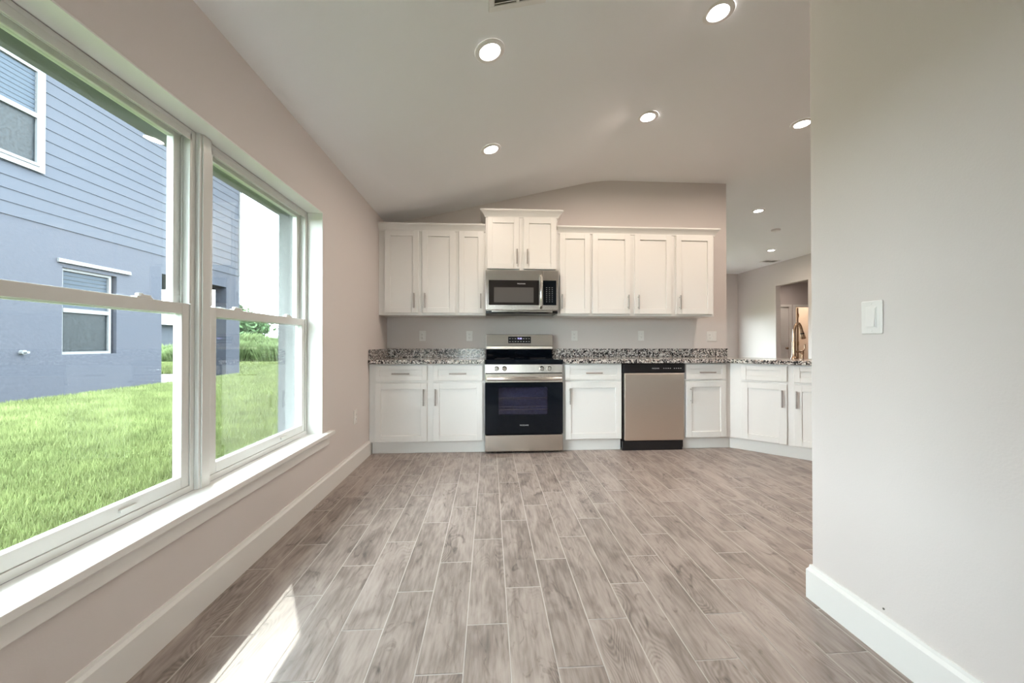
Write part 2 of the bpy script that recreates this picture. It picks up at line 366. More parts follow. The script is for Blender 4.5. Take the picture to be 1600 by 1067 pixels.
# hall beyond the opening, with a six-panel door and a lit doorway
HY = 9.40; HX1 = 9.3
D1, D2 = (7.24, 7.945), (8.12, 8.90)
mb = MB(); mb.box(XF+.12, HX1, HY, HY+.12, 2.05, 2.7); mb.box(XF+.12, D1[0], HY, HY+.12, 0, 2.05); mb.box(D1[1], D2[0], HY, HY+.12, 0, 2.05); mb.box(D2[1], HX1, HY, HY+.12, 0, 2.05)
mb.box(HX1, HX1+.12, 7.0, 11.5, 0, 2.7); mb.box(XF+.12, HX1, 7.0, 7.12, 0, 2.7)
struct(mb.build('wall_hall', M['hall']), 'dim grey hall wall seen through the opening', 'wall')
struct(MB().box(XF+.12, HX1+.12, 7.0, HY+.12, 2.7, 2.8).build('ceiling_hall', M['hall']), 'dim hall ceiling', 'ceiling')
mb = MB(); mb.box(D2[0]-.3, D2[0]-.2, HY+.12, 11.5, 0, 2.7); mb.box(D2[0]-.3, HX1, 11.4, 11.5, 0, 2.7)
struct(mb.build('wall_bedroom', M['warmwall']), 'warm lit wall of the room behind the hall', 'wall')
struct(MB().box(D2[0]-.3, HX1+.12, HY+.12, 11.5, 2.7, 2.8).build('ceiling_bedroom', M['ceil']), 'ceiling of the lit room behind the hall', 'ceiling')
mb = MB()
for a, b_ in (D1, D2):
    mb.box(max(a-.06, XF+.121), a, HY-.018, HY, 0, 2.11); mb.box(b_, b_+.06, HY-.018, HY, 0, 2.11); mb.box(a, b_, HY-.018, HY, 2.05, 2.11)
struct(mb.build('trim_3', M['trim']), 'white door casings in the hall', 'trim')
dr = thing('door_2', 'white six-panel hall door with a dark knob', 'door', (D1[0], HY+.02, 0)); dr['kind'] = 'structure'
wd = D1[1]-D1[0]
mb = MB(); mb.box(0.002, wd-.002, 0, .035, 0.008, 2.045)
for z0, z1 in ((.2,.85),(1.0,1.6),(1.7,1.93)):
    for xa, xb in ((.1,.32),(.40,.62)):
        mb.box(xa, xb, -.006, 0, z0, z1); mb.box(xa+.03, xb-.03, -.010, -.006, z0+.03, z1-.03)
mb.build('leaf', M['trim'], dr, bevel=.002)
MB().lathe([(0.02,0),(0.012,-.02),(0.026,-.035),(0.03,-.05),(0.018,-.065)], (wd-.07, 0, .95), 'y').build('knob', M['bronze'], dr, smooth=True)
dr = thing('door_3', 'white bedroom door standing open with dark bronze hinges', 'door', (D2[0]+.15, HY+.12, 0)); dr['kind'] = 'structure'
MB().box(0, .035, 0, .75, 0.008, 2.04).build('leaf', M['trim'], dr)
MB().box(-.002, .037, -.006, 0, 0.008, 2.04).build('edge', M['bronze'], dr)
for z in (.25, 1.08, 1.83): MB().lathe([(.011, z-.05), (.016, z-.045), (.016, z+.045), (.011, z+.05)], (.018, -.02, 0), n=12).build('hinge', M['bronze'], dr)

# baseboards
def baseboard(name, pts, lab):           # pts: polyline of the wall face; board thickens to the right-hand side
    mb = MB(); pf = [(0, 0), (0.015, 0), (0.015, 0.118), (0.008, 0.130), (0.006, 0.142), (0, 0.142)]
    dirs = [(Vector(pts[i+1]) - Vector(pts[i])).normalized() for i in range(len(pts)-1)]
    rows = []
    for i, p in enumerate(pts):
        d0 = dirs[max(i-1,0)]; d1 = dirs[min(i,len(dirs)-1)]; n0 = Vector((d0.y,-d0.x)); n1 = Vector((d1.y,-d1.x))
        n = (n0+n1); n = n / max(n.dot(n0), 1e-6)
        rows.append([(p[0]+n.x*d, p[1]+n.y*d, z) for d, z in pf])
    k = len(pf); mb.add([q for r in rows for q in r], [(i*k+j, i*k+(j+1)%k, (i+1)*k+(j+1)%k, (i+1)*k+j) for i in range(len(rows)-1) for j in range(k)] + [tuple(range(k)), tuple((len(rows)-1)*k + j for j in range(k))])
    return struct(mb.build(name, M['trim']), lab, 'baseboard')
baseboard('baseboard_left', [(XL, YN), (XL, 3.70)][::1], 'white baseboard under the window wall')
baseboard('baseboard_right', [(XR + 0.12, YR), (XR, YR), (XR, YN)], 'tall white baseboard wrapping the end of the near right wall')
baseboard('baseboard_far', [(XF, YF), (XF, 8.46)], 'white baseboard in the living room')

# ------------------------------------------------------------------ big left window
mb = MB(); t = 0.006
mb.box(-1.262, XL-.001, WY1-t, WY1, WZ0, WZ1); mb.box(-1.262, XL-.001, WY0, WY0+t, WZ0, WZ1); mb.box(-1.262, XL-.001, WY0+t, WY1-t, WZ1-t, WZ1)
struct(mb.build('trim_1', M['trim']), 'white painted return around the window opening', 'trim')
mb = MB(); mb.box(XLO-.012, -1.335, WY0-.0, WY0+.03, .41, WZ1); mb.box(XLO-.012, -1.335, WY1-.03, WY1, .41, WZ1); mb.box(XLO-.012, -1.335, WY0+.03, WY1-.03, WZ1-.02, WZ1); mb.box(XLO-.04, -1.335, WY0+.03, WY1-.03, .39, .43)
struct(mb.build('trim_4', M['white_ext']), 'pale outer return of the window opening', 'trim')
mb = MB(); mb.xprism([(0,0),(1,0),(1,1),(0,1)], 0, 0) if False else None
mb.box(-1.262, -1.118, WY0+t, WY1-t, .418, WZ0); mb.box(XL, -1.118, WY1-t, WY1+.115, .418, WZ0); mb.box(XL, -1.118, WY0-.115, WY0+t, .418, WZ0)
st = thing('window_sill', 'long white window sill under the big left window', 'window sill', (0,0,0)); st['kind'] = 'structure'
mb.build('stool', M['trim'], st, bevel=.003)
MB().xprism([(WY0-.08,.352),(WY1+.075,.352),(WY1+.075,.4175),(WY0-.08,.4175)], XL, XL+.017).build('apron', M['trim'], st, bevel=.004)
mb = MB(); mb.box(-1.335, -1.246, 1.672, 1.742, .4455, WZ1-t-.0005); mb.box(-1.246, -1.240, 1.684, 1.730, .4455, WZ1-t-.0005)
struct(mb.build('trim_2', M['vinyl'], bevel=.002), 'white mullion post between the two window units', 'trim')
def window_unit(n, y0, y1, lab):
    w = thing('window_%d' % n, lab, 'window', (0,0,0)); w['kind'] = 'structure'
    za, zb = .446, WZ1-t-.001
    f = MB()
    for a, b_ in ((y0, y0+.022), (y1-.022, y1)):
        f.box(-1.334, -1.263, a, b_, za, zb)
    f.box(-1.334, -1.263, y0+.022, y1-.022, za, za+.026); f.box(-1.334, -1.263, y0+.022, y1-.022, zb-.018, zb)
    for a, b_ in ((y0+.022, y0+.03), (y1-.03, y1-.022)):      # parting stops between the tracks
        f.box(-1.302, -1.296, a, b_, za+.026, zb-.035); f.box(-1.266, -1.263, a, b_, 1.24, zb-.018)
    f.box(-1.302, -1.296, y0+.03, y1-.03, zb-.028, zb-.018); f.box(-1.268, -1.263, y0+.022, y1-.022, zb-.045, zb-.018)
    f.build('frame', M['vinyl'], w, bevel=.0015)
    def sash(xa, xb, z0, z1, top, bot):
        m = MB(); a, b_ = y0+.024, y1-.024; s_ = .038
        m.box(xa, xb, a, a+s_, z0, z1); m.box(xa, xb, b_-s_, b_, z0, z1); m.box(xa, xb, a+s_, b_-s_, z0, z0+bot); m.box(xa, xb, a+s_, b_-s_, z1-top, z1)
        o = m.build('sash', M['vinyl'], w, bevel=.002)
        xm = (xa+xb)/2
        MB().box(xm-.0035, xm+.0035, a+s_, b_-s_, z0+bot, z1-top).build('pane', M['glass'], o)
        return o
    lo = sash(-1.295, -1.267, za+.027, 1.238, .044, .048)
    sash(-1.331, -1.303, 1.192, zb-.0185, .030, .044)
    for q in (.24, .76):
        yy = y0 + (y1-y0)*q
        k = MB(); k.box(-1.292, -1.270, yy-.032, yy+.032, 1.238, 1.244); k.box(-1.288, -1.274, yy-.012, yy+.03, 1.244, 1.252); k.lathe([(.011,1.244),(.011,1.254),(.008,1.256)], (-1.281, yy-.012, 0), n=14)
        k.build('sash_lock', M['vinyl'], lo, bevel=.001)
    MB().box(-1.267, -1.258, y1-.32, y1-.26, .49, .50).build('sash_lift', M['vinyl'], lo)
    return w
window_unit(1, WY0+t, 1.672, 'near unit of the big double-hung window, left of the mullion')
window_unit(2, 1.742, WY1-t, 'far unit of the big double-hung window, right of the mullion')

# ------------------------------------------------------------------ cabinets
YFF = 3.66       # base face-frame plane; doors stand proud of it
def bar_pull(parent, p, length, vertical):
    mb = MB(); x, y, z = p; h = length/2; q = h-.022
    if vertical:
        mb.tube([(x,y-.03,z-h),(x,y-.03,z+h)], .0068, 12)
        for s_ in (-q, q): mb.tube([(x,y,z+s_),(x,y-.03,z+s_)], .0045, 10)
    else:
        mb.tube([(x-h,y-.03,z),(x+h,y-.03,z)], .0068, 12)
        for s_ in (-q, q): mb.tube([(x+s_,y,z),(x+s_,y-.03,z)], .0045, 10)
    return mb.build('handle', M['nickel'], parent, smooth=True, label='brushed nickel bar handle')
def shaker(parent, name, x0, x1, z0, z1, rail=.058):
    mb = MB(); ya, yb = -.021, -.001; r = min(rail, (z1-z0)*.3)
    mb.box(x0, x0+rail, ya, yb, z0, z1); mb.box(x1-rail, x1, ya, yb, z0, z1)
    mb.box(x0+rail, x1-rail, ya, yb, z0, z0+r); mb.box(x0+rail, x1-rail, ya, yb, z1-r, z1)
    mb.box(x0+rail, x1-rail, ya+.011, yb, z0+r, z1-r)
    return mb.build(name, M['cab'], parent, bevel=.0018)
def base_cabinet(loc, rot, width, lab, doors, drawers, x0=0.0, depth=.6, toe_l=0.0, toe_r=0.0):
    c = thing('base_cabinet', lab, 'cabinet', loc, rot)
    mb = MB(); mb.box(x0, width, 0, depth, .115, .874); mb.build('body', M['cab'], c, bevel=.001)
    MB().box(x0+toe_l, width+toe_r, .035, depth, 0.0005, .1145).build('toe_kick', M['trim'], c)
    for a, b_, hx in doors:
        d = shaker(c, 'door', a, b_, .124, .690)
        if hx is not None: bar_pull(d, (hx, -.021, .553), .16, True)
    for a, b_, handle in drawers:
        d = shaker(c, 'drawer', a, b_, .712, .860, .045) if handle else shaker(c, 'drawer_front', a, b_, .712, .860, .045)
        if handle: bar_pull(d, ((a+b_)/2, -.021, .781), .165, False)
    return c
X0 = XL + .002
base_cabinet((X0, YFF, 0), 0, 1.111, 'white base cabinet with two doors and two drawers, between left wall and range',
             [(.060, .552, .524), (.612, 1.090, .636)], [(.060, .552, True), (.612, 1.090, True)], toe_l=.019)
base_cabinet((.727, YFF, 0), 0, .596, 'white base cabinet with one door and drawer, between range and dishwasher',
             [(.022, .588, .064)], [(.022, .588, True)])
base_cabinet((1.973, YFF, 0), 0, .4846, 'narrow white base cabinet with one drawer, right of the dishwasher',
             [(.010, .430, .055)], [(.010, .430, True)], toe_r=.0140)
# angled peninsula cabinet: its face runs from the inside corner towards the camera
R45 = -math.pi/4; CX, CY = 2.4578, 3.66
fx = (6.09 + .0284 - CX - CY)  # face plane x+y = const
base_cabinet((CX + .0002, CY - .0002, 0), R45, 1.02, 'white angled sink base cabinet at the right end, under the faucet',
             [(.098, .469, .434), (.522, .893, .542)], [(.098, .469, False), (.522, .893, False)], depth=.58, toe_l=-.0140)
def wall_cabinet(x0, x1, z0, z1, lab, doors, yf=3.96, zh=None, dz=(.024, .027)):
    c = thing('wall_cabinet', lab, 'cabinet', (x0, yf, z0))
    MB().box(0, x1-x0, 0, YB-yf-.0005, 0, z1-z0).build('body', M['cab'], c, bevel=.001)
    for a, b_, hx in doors:
        d = shaker(c, 'door', a-x0, b_-x0, dz[0], z1-z0-dz[1])
        bar_pull(d, (hx-x0, -.021, (zh or 1.52)-z0), .155, True)
    return c
UZ0, UZ1 = 1.37, 2.285
wall_cabinet(X0, -.346, UZ0, UZ1, 'white double-door wall cabinet in the upper left corner', [(-1.094, -.747, -.786), (-.707, -.364, -.674)])
wall_cabinet(-.3455, -.0435, UZ0, UZ1, 'narrow single-door white wall cabinet just left of the microwave', [(-.324, -.064, -.092)])
wall_cabinet(-.0430, .7265, 1.842, 2.43, 'raised white two-door cabinet above the microwave', [(-.026, .314, .288), (.362, .709, .398)], yf=3.94, zh=1.99, dz=(.022, .022))
wall_cabinet(.727, 1.095, UZ0, UZ1, 'narrow single-door white wall cabinet just right of the microwave', [(.754, 1.081, .773)])
wall_cabinet(1.0955, 2.020, UZ0, UZ1, 'white double-door wall cabinet at the middle of the right upper run', [(1.110, 1.524, 1.497), (1.576, 1.986, 1.609)])
wall_cabinet(2.0205, 2.475, UZ0, UZ1, 'single-door white wall cabinet at the right end of the upper run', [(2.040, 2.452, 2.072)])

def crown(x0, x1, yf, prof, lret, rret, lab):
    rows = []
    for d, z in prof:
        r = []
        if lret: r += [(x0-d, YB-.001, z)]
        r += [(x0-d if lret else x0, yf-d, z), (x1+d if rret else x1, yf-d, z)]
        if rret: r += [(x1+d, YB-.001, z)]
        rows.append(r)
    n = len(rows[0]); mb = MB()
    # close it: inner edge at the cabinet face
    zi = [prof[0][1], prof[-1][1]]
    for z in (zi[1], zi[0]):
        r = []
        if lret: r += [(x0, YB-.001, z)]
        r += [(x0, yf, z), (x1, yf, z)]
        if rret: r += [(x1, YB-.001, z)]
        rows.append(r)
    k = len(rows)
    mb.add([p for r in rows for p in r], [(i*n+j, i*n+j+1, ((i+1)%k)*n+j+1, ((i+1)%k)*n+j) for i in range(k) for j in range(n-1)] + [tuple(i*n for i in range(k)), tuple(i*n+n-1 for i in range(k))])
    return tag(mb.build('crown_molding', M['cab']), lab, 'crown molding')
pf = lambda z, h, d: [(.0005, z), (.008, z), (.010, z+h*.14), (d*.35, z+h*.32), (d*.6, z+h*.55), (d*.88, z+h*.74), (d*.9, z+h*.80), (d, z+h*.82), (d, z+h)]
crown(X0, -.0455, 3.96, pf(2.256, .076, .05), False, False, 'white crown molding along the top of the left upper cabinets')
crown(.7285, 2.475, 3.96, pf(2.256, .076, .05), False, True, 'white crown molding along the top of the right upper cabinets')
crown(-.0430, .7265, 3.94, pf(2.412, .076, .055), True, True, 'white flared crown molding on the raised cabinet above the microwave')

# ------------------------------------------------------------------ granite
def counter(name, polys, lab):
    c = thing('countertop', lab, 'countertop', (0,0,0))
    mb = MB()
    for p in polys: mb.prism(p, .8755, .914)
    mb.build('slab', M['granite'], c, bevel=.004)
    return c
cl = counter('countertop', [[(X0, 3.615), (-.0475, 3.615), (-.0475, 4.279), (X0, 4.279)]], 'speckled grey granite countertop left of the range')
MB().box(X0+.0205, -.0475, 4.258, 4.279, .9145, 1.013).build('backsplash', M['granite'], cl, bevel=.002)
MB().box(X0, X0+.02, 3.63, 4.279, .9145, 1.013).build('side_splash', M['granite'], cl, bevel=.002)
cs = 1.06/math.sqrt(2); dp = .66/math.sqrt(2)
c0 = (2.4385, 3.615)
cr_ = counter('countertop', [[(.7235, 3.615), c0, (c0[0]+cs, c0[1]-cs), (c0[0]+cs+dp, c0[1]-cs+dp), (2.834, c0[0]+c0[1]+2*dp-2.834), (2.834, 4.279), (.7235, 4.279)]],
             'speckled grey granite countertop running from the range round to the faucet')
MB().box(.7235, 2.834, 4.258, 4.279, .9145, 1.013).build('backsplash', M['granite'], cr_, bevel=.002)

# ------------------------------------------------------------------ range
rg = thing('range', 'stainless electric range with black glass oven door', 'range', (-.0425, 3.61, 0))
RW = .761
mb = MB(); mb.box(.002, RW-.002, .062, .648, .012, .898); mb.build('body', M['black'], rg)
for xx in (.03, RW-.07):
    MB().box(xx, xx+.04, .08, .12, 0.0002, .012).build('foot', M['black'], rg)
MB().box(0, RW, .0, .06, .022, .182).build('storage_drawer', M['steel'], rg, bevel=.006)
# oven door
dr = MB(); dr.box(0, RW, .004, .055, .690, .778); dr.build('door_rail', M['steel'], rg, bevel=.004)
mb = MB()      # glass front with a window opening
mb.box(0, .13, 0, .05, .190, .689); mb.box(.612, RW, 0, .05, .190, .689); mb.box(.13, .612, 0, .05, .190, .376); mb.box(.13, .612, 0, .05, .646, .689)
od = mb.build('oven_door', M['blackglass'], rg)
MB().box(.13, .612, .004, .008, .376, .646).build('window_pane', M['ovenglass'], od)
MB().box(.13, .612, .046, .05, .376, .646).build('inner_panel', M['ovencav'], od)
mb = MB()
for z in (.425, .455, .525, .540):
    mb.tube([(.131, .03, z), (.611, .03, z)], .0045 if z in (.425,.540) else .0025, 8)
for k in range(12): mb.tube([(.15+.04*k, .03, .425), (.15+.04*k, .045, .428)], .0016, 6)
mb.build('oven_rack', M['steelbright'], od, smooth=True)
mb = MB(); n_ = 16
pth = [(.02+ (RW-.04)*i/n_, -.032 - .012*math.sin(math.pi*i/n_), .730) for i in range(n_+1)]
mb.tube(pth, .0165, 14); mb.tube([(.05,.004,.73),(.05,-.036,.73)], .012, 10); mb.tube([(RW-.05,.004,.73),(RW-.05,-.036,.73)], .012, 10)
mb.build('door_handle', M['steelbright'], rg, smooth=True)
MB().xprism([(.0125,.785),(.060,.785),(.060,.868),(.020,.868)], 0, RW).build('control_panel', M['steel'], rg, bevel=.002)
mb = MB(); mb.box(.004, RW-.004, .010, .055, .7785, .7845); mb.build('vent_gap', M['black'], rg)
for xx in (.110, .187, .553, .628):
    k = MB(); k.lathe([(.024,.016),(.024,.008),(.020,.004),(.019,-.016),(.016,-.020)], (xx, 0, .827), 'y', 24); k.box(xx-.003, xx+.003, -.024, -.016, .811, .843)
    k.build('knob', M['steelbright'], rg, smooth=True, label='round polished metal knob')
MB().box(-.004, RW+.002, -.003, .62, .869, .9155).build('cooktop', M['blackglass'], rg, bevel=.005)
mb = MB()
for (bx, by, br) in ((.19,.17,.10),(.57,.17,.115),(.19,.44,.075),(.57,.44,.09),(.38,.5,.05)):
    for q in (br, br-.006):
        mb.lathe([(q, .9156), (q-.0015, .9158)], (bx, by, 0), n=40)
mb.build('burner_marks', mat('burner_print', (.10,.10,.11), .3, bump=.01, bscale=30), rg)
MB().xprism([(.600,.916),(.66,.916),(.66,1.01),(.575,1.0),(.588,.95)], .006, RW-.004).build('backguard_base', M['blackglass'], rg, bevel=.003)
MB().box(.006, RW-.004, .582, .655, 1.010, 1.040).build('backguard_vent', M['steeldw'], rg, bevel=.002)
MB().xprism([(.570,1.041),(.655,1.041),(.655,1.176),(.588,1.176)], .003, RW-.001).build('backguard', M['steel'], rg, bevel=.004)
dsp = MB(); dsp.xprism([(.571+.002,1.076),(.584,1.076),(.592,1.150),(.5805,1.150)], .252, .510); dsp = dsp.build('display_panel', M['black'], rg)
text('clock', '11:30', .022, M['display'], dsp, (.381, .5775, 1.128), (math.pi/2 - .13, 0, 0))
for r_, z in ((0, 1.127), (1, 1.095)):
    for k in range(8):
        xx = .272 + k*.031
        if r_ == 0 and 3 <= k <= 4: continue
        MB().box(xx-.008, xx+.008, .5715 + (z-1.076)*.11 -.0012, .5715 + (z-1.076)*.11 + .004, z-.003, z+.003).build('key_label', M['logo'], dsp)
text('brand_lettering', 'FRIGIDAIRE', .017, M['logo'], od, (.38, -.0006, .275))

# ------------------------------------------------------------------ microwave
mw = thing('microwave', 'stainless over-the-range microwave under the raised cabinet', 'microwave', (-.0395, 3.88, 1.3905))
MWW = .763
MB().box(.002, MWW-.002, .036, YB-3.88-.001, .03, .4505).build('body', M['steel'], mw)
mb = MB(); mb.box(.002, MWW-.002, .03, .395, .0, .029); bt = mb.build('bottom_vent', M['black'], mw)
MB().xprism([(.012,.012),(.03,.002),(.03,.024),(.012,.026)], .06, MWW-.06).build('vent_grille', M['steelbright'], bt)
mb = MB(); mb.box(0, .592, 0, .035, .035, .4505); dd = mb.build('door', M['steel'], mw, bevel=.003)
MB().box(.030, .560, -.0035, -.0005, .085, .345).build('door_glass', M['mwglass'], dd, bevel=.001)
MB().box(.085, .500, -.0050, -.0037, .112, .270).build('window_screen', M['mwscreen'], dd)
text('brand_lettering', 'FRIGIDAIRE', .017, M['logo'], dd, (.372, -.0038, .308))
MB().box(.594, MWW, 0, .035, .035, .4505).build('control_side', M['steel'], mw, bevel=.003)
kp = MB().box(.602, .742, -.0035, -.0005, .085, .345).build('keypad', M['blackglass'], mw, bevel=.001)
for r_ in range(8):
    for k in range(3): MB().box(.634+k*.030, .643+k*.030, -.0042, -.0034, .120+r_*.021, .1235+r_*.021).build('key_label', M['logo'], kp)
mb = MB(); pth = [(.578, -.004, .055), (.578, -.034, .075), (.578, -.043, .15), (.578, -.046, .22), (.578, -.043, .30), (.578, -.034, .375), (.578, -.004, .395)]
mb.tube(pth, [.013,.014,.016,.017,.016,.014,.013], 14); mb.build('handle', M['steelbright'], mw, smooth=True, label='curved polished vertical handle')

# ------------------------------------------------------------------ dishwasher
dwr = thing('dishwasher', 'stainless dishwasher with a black control strip and black kick plate', 'dishwasher', (1.327, 3.64, 0))
MB().box(.004, .636, .03, .58, .02, .872).build('body', M['black'], dwr)
MB().box(.020, .634, -.004, .029, .100, .774).build('door_panel', M['steeldw'], dwr, bevel=.006)
cp = MB().box(.004, .640, -.010, .029, .778, .8735).build('control_panel', M['black'], dwr, bevel=.008)
MB().box(.03, .61, -.0115, -.010, .842, .860).build('pocket_handle', M['black'], cp)
text('brand_lettering', 'FRIGIDAIRE', .015, M['logo'], cp, (.335, -.0112, .822))
for k in range(8):
    xx = .415 + k*.022 + (.02 if k > 3 else 0); MB().box(xx, xx+.010, -.0112, -.0100, .820, .826).build('key_label', M['logo'], cp)
MB().box(-.012, .615, -.02, .028, .0005, .092).build('kick_plate', M['black'], dwr, bevel=.003) if False else MB().box(.0, .618, .005, .028, .0005, .094).build('kick_plate', M['black'], dwr, bevel=.003)

# ------------------------------------------------------------------ faucet (frame turned with the peninsula)
fa = thing('faucet', 'bronze gooseneck kitchen faucet standing on the right-hand countertop', 'faucet', (3.172, 3.690, .9145), 0.06)
mb = MB(); mb.lathe([(.029,0),(.029,.006),(.024,.014),(.019,.03),(.0165,.06),(.016,.18)], n=24)
mb.build('body', M['bronze'], fa, smooth=True)
mb = MB(); mb.tube([(0,0,.18),(0,0,.26),(.004,0,.305),(.016,0,.342),(.036,0,.366),(.054,0,.366),(.072,0,.345),(.085,0,.310),(.090,0,.285)], [.0135]*9, 14)
mb.build('spout', M['bronze'], fa, smooth=True)
mb = MB(); mb.lathe([(.015,0),(.017,-.02),(.019,-.05),(.024,-.075),(.021,-.082)], n=20); sh = mb.build('spray_head', M['bronze'], fa, smooth=True); sh.location = (.090, 0, .287); sh.rotation_euler = (0, -.25, 0)
k = MB().lathe([(.0178,-.018),(.0182,-.024),(.0178,-.03)], n=20).build('spray_button', M['black'], sh, smooth=True)
mb = MB(); mb.tube([(.012,0,.072),(.095,0,.072)], .0105, 14); mb.lathe([(.014,.045),(.0135,.01),(.017,.008),(.017,0)], (.095,0,0), n=20); mb.lathe([(.0155,.088),(.0155,.055),(.012,.045)], (.095,0,0), n=20)
br_ = mb.build('bridge', M['bronze'], fa, smooth=True)
mb = MB(); mb.tube([(.100,0,.080),(.114,-.004,.09),(.120,-.008,.115),(.116,-.01,.15)], [.007,.006,.0055,.006], 10); mb.build('lever', M['bronze'], fa, smooth=True)

# ------------------------------------------------------------------ outlets and switches
def outlet(loc, rz, lab, kinds=('o',), scale=1.0, group=None):
    w = (.072 if len(kinds) == 1 else .118) * scale; h = .117 * scale
    o = thing('outlet' if kinds[0] == 'o' else 'light_switch', lab, 'outlet' if kinds[0] == 'o' else 'switch', loc, rz, group)
    MB().box(-w/2, w/2, -.006, -.0005, -h/2, h/2).build('wall_plate', M['plastic'], o, bevel=.003)
    for i, kd in enumerate(kinds):
        cx = (i - (len(kinds)-1)/2) * .046
        if kd == 'o':
            for s_ in (-1, 1):
                r = MB().lathe([(.0165,-.0061),(.0165,-.0085),(.0155,-.009)], (cx, 0, s_*.0195), 'y', 24).build('receptacle', M['plastic'], o, smooth=True)
                m = MB(); m.box(cx-.0072, cx-.005, -.0095, -.0088, s_*.0195-.002, s_*.0195+.006); m.box(cx+.005, cx+.0072, -.0095, -.0088, s_*.0195-.002, s_*.0195+.006); m.lathe([(.0022,-.0088),(.0022,-.0095)], (cx,0,s_*.0195-.0075), 'y', 10)
                m.build('slots', M['slot'], r)
        else:
            MB().box(cx-.0185, cx+.0185, -.0075, -.0058, -.037, .037).build('switch_frame', M['plastic'], o, bevel=.001)
            MB().xprism([(-.0076,-.033),(-.0076,.033),(-.0085,.033),(-.0135,-.033)], cx-.015, cx+.015).build('rocker', M['plastic'], o, bevel=.001)
        for z in ((0,) if kd == 'o' else (-.048, .048)): MB().lathe([(.003,-.0062),(.003,-.0070),(.002,-.0073)], (cx, 0, z), 'y', 12).build('screw', M['plastic'], o)
    return o
outlet((-.764, YB, 1.158), 0, 'leftmost white outlet on the back wall, above the left counter')
outlet((-.231, YB, 1.158), 0, 'white outlet on the back wall just left of the range')
outlet((.987, YB, 1.163), 0, 'white outlet on the back wall just right of the range')
outlet((1.782, YB, 1.165), 0, 'white outlet on the back wall above the dishwasher')
outlet((2.645, YB, 1.158), 0, 'double white wall plate at the right end of the back wall', ('o', 's'))
outlet((XL, 3.29, .44), math.pi/2, 'white outlet low on the window wall near the cabinets')
outlet((XR, 1.232, 1.163), -math.pi/2, 'white rocker light switch on the near right wall', ('s',))
nh = MB().lathe([(.0035,-.0005),(.0035,-.002),(.002,-.003)], (0,0,0), 'x', 10).build('nail', M['slot'], smooth=True); nh.location = (XR, 1.201, .160)
tag(nh, 'tiny dark nail head low on the near right wall', 'nail')

# ------------------------------------------------------------------ recessed ceiling lamps
def downlight(x, y, lab, r=.085, power=1.0, z=None):
    ang = 0.0 if x > 1.2 else -math.atan(SL)
    o = thing('recessed_light', lab, 'ceiling light', (x, y, (z or zceil(x)) - .0008), 0, 'recessed ceiling lights'); o.rotation_euler = (0, ang, 0)
    mb = MB(); n = 40; prof_ = [(r, 0), (r, -.004), (r*.93, -.008), (r*.70, -.008), (r*.66, -.003)]
    vs2 = []; fs2 = []
    for q, h in prof_:
        for k in range(n): a = 2*math.pi*k/n; vs2.append((q*math.cos(a), q*math.sin(a), h))
    for i in range(len(prof_)-1):
        for k in range(n): fs2.append((i*n+k, i*n+(k+1)%n, (i+1)*n+(k+1)%n, (i+1)*n+k))
    mb.add(vs2, fs2); mb.build('trim_ring', M['plastic'], o, smooth=True)
    MB().lathe([(r*.665,-.0025),(r*.60,-.006),(r*.3,-.0085),(.001,-.009)], n=40).build('lens', M['lens'], o, smooth=True)
    l = bpy.data.lights.new('lamp', 'AREA'); l.shape = 'DISK'; l.size = r*1.3; l.energy = LAMP_W*power; l.color = LAMP_COL; l.spread = math.radians(172)
    lo = bpy.data.objects.new('lamp', l); COL.objects.link(lo); lo.parent = o; lo.location = (0,0,-.012)
    return o
downlight(0.0, 2.045, 'glowing recessed light on the slope, left of the two nearest the camera', power=.15)
downlight(1.312, 2.05, 'glowing recessed light at the top of the picture, nearest the right wall', power=.45)
downlight(1.328, 3.04, 'glowing recessed light at the ridge, above the right upper cabinets', power=2.0)
downlight(.01, 3.085, 'glowing recessed light low on the slope, above the raised microwave cabinet', power=1.3)
downlight(2.72, 3.068, 'glowing recessed light half hidden by the near right wall', power=2.0)
downlight(3.87, 5.12, 'glowing recessed light beyond the kitchen wall, nearer of two in the living room', power=1.6)
downlight(5.775, 7.28, 'glowing recessed light deep in the living room, beside the far air vent', power=1.6)
sm = tag(MB().lathe([(.068,0),(.070,-.010),(.064,-.026),(.045,-.032),(.001,-.033)], n=32).build('smoke_detector', M['plastic'], smooth=True), 'white round smoke detector on the living room ceiling', 'smoke detector')
sm.location = (4.80, 5.95, ZC - .0005)
def vent(x, y, w, d, lab, nsl, dark):
    ang = 0.0 if x > 1.2 else -math.atan(SL)
    o = thing('ceiling_vent', lab, 'air vent', (x, y, zceil(x) - .0008)); o.rotation_euler = (0, ang, 0)
    mb = MB(); b_ = .028; mb.box(-w/2, w/2, -d/2, -d/2+b_, -.008, 0); mb.box(-w/2, w/2, d/2-b_, d/2, -.008, 0); mb.box(-w/2, -w/2+b_, -d/2+b_, d/2-b_, -.008, 0); mb.box(w/2-b_, w/2, -d/2+b_, d/2-b_, -.008, 0); mb.box(-.008, .008, -d/2+b_, d/2-b_, -.008, -.001)
    mb.build('frame', M['plastic'], o, bevel=.002)
    MB().box(-w/2+b_, w/2-b_, -d/2+b_, d/2-b_, -.0012, 0).build('duct', M['slot'], o)
    mb = MB()
    for k in range(nsl):
        yy = -d/2+b_ + (d-2*b_)*(k+.5)/nsl; mb.xprism([(yy-.006,-.0078),(yy-.0045,-.0078),(yy+.006,-.0018),(yy+.0045,-.0018)], -w/2+b_, w/2-b_)
    mb.build('louvers', M['plastic'], o); return o
vent(.133, 1.656, .285, .285, 'white ceiling register cut off at the top of the picture', 10, True)
vent(6.50, 8.24, .36, .2, 'small grey air vent on the far living room ceiling', 6, False)

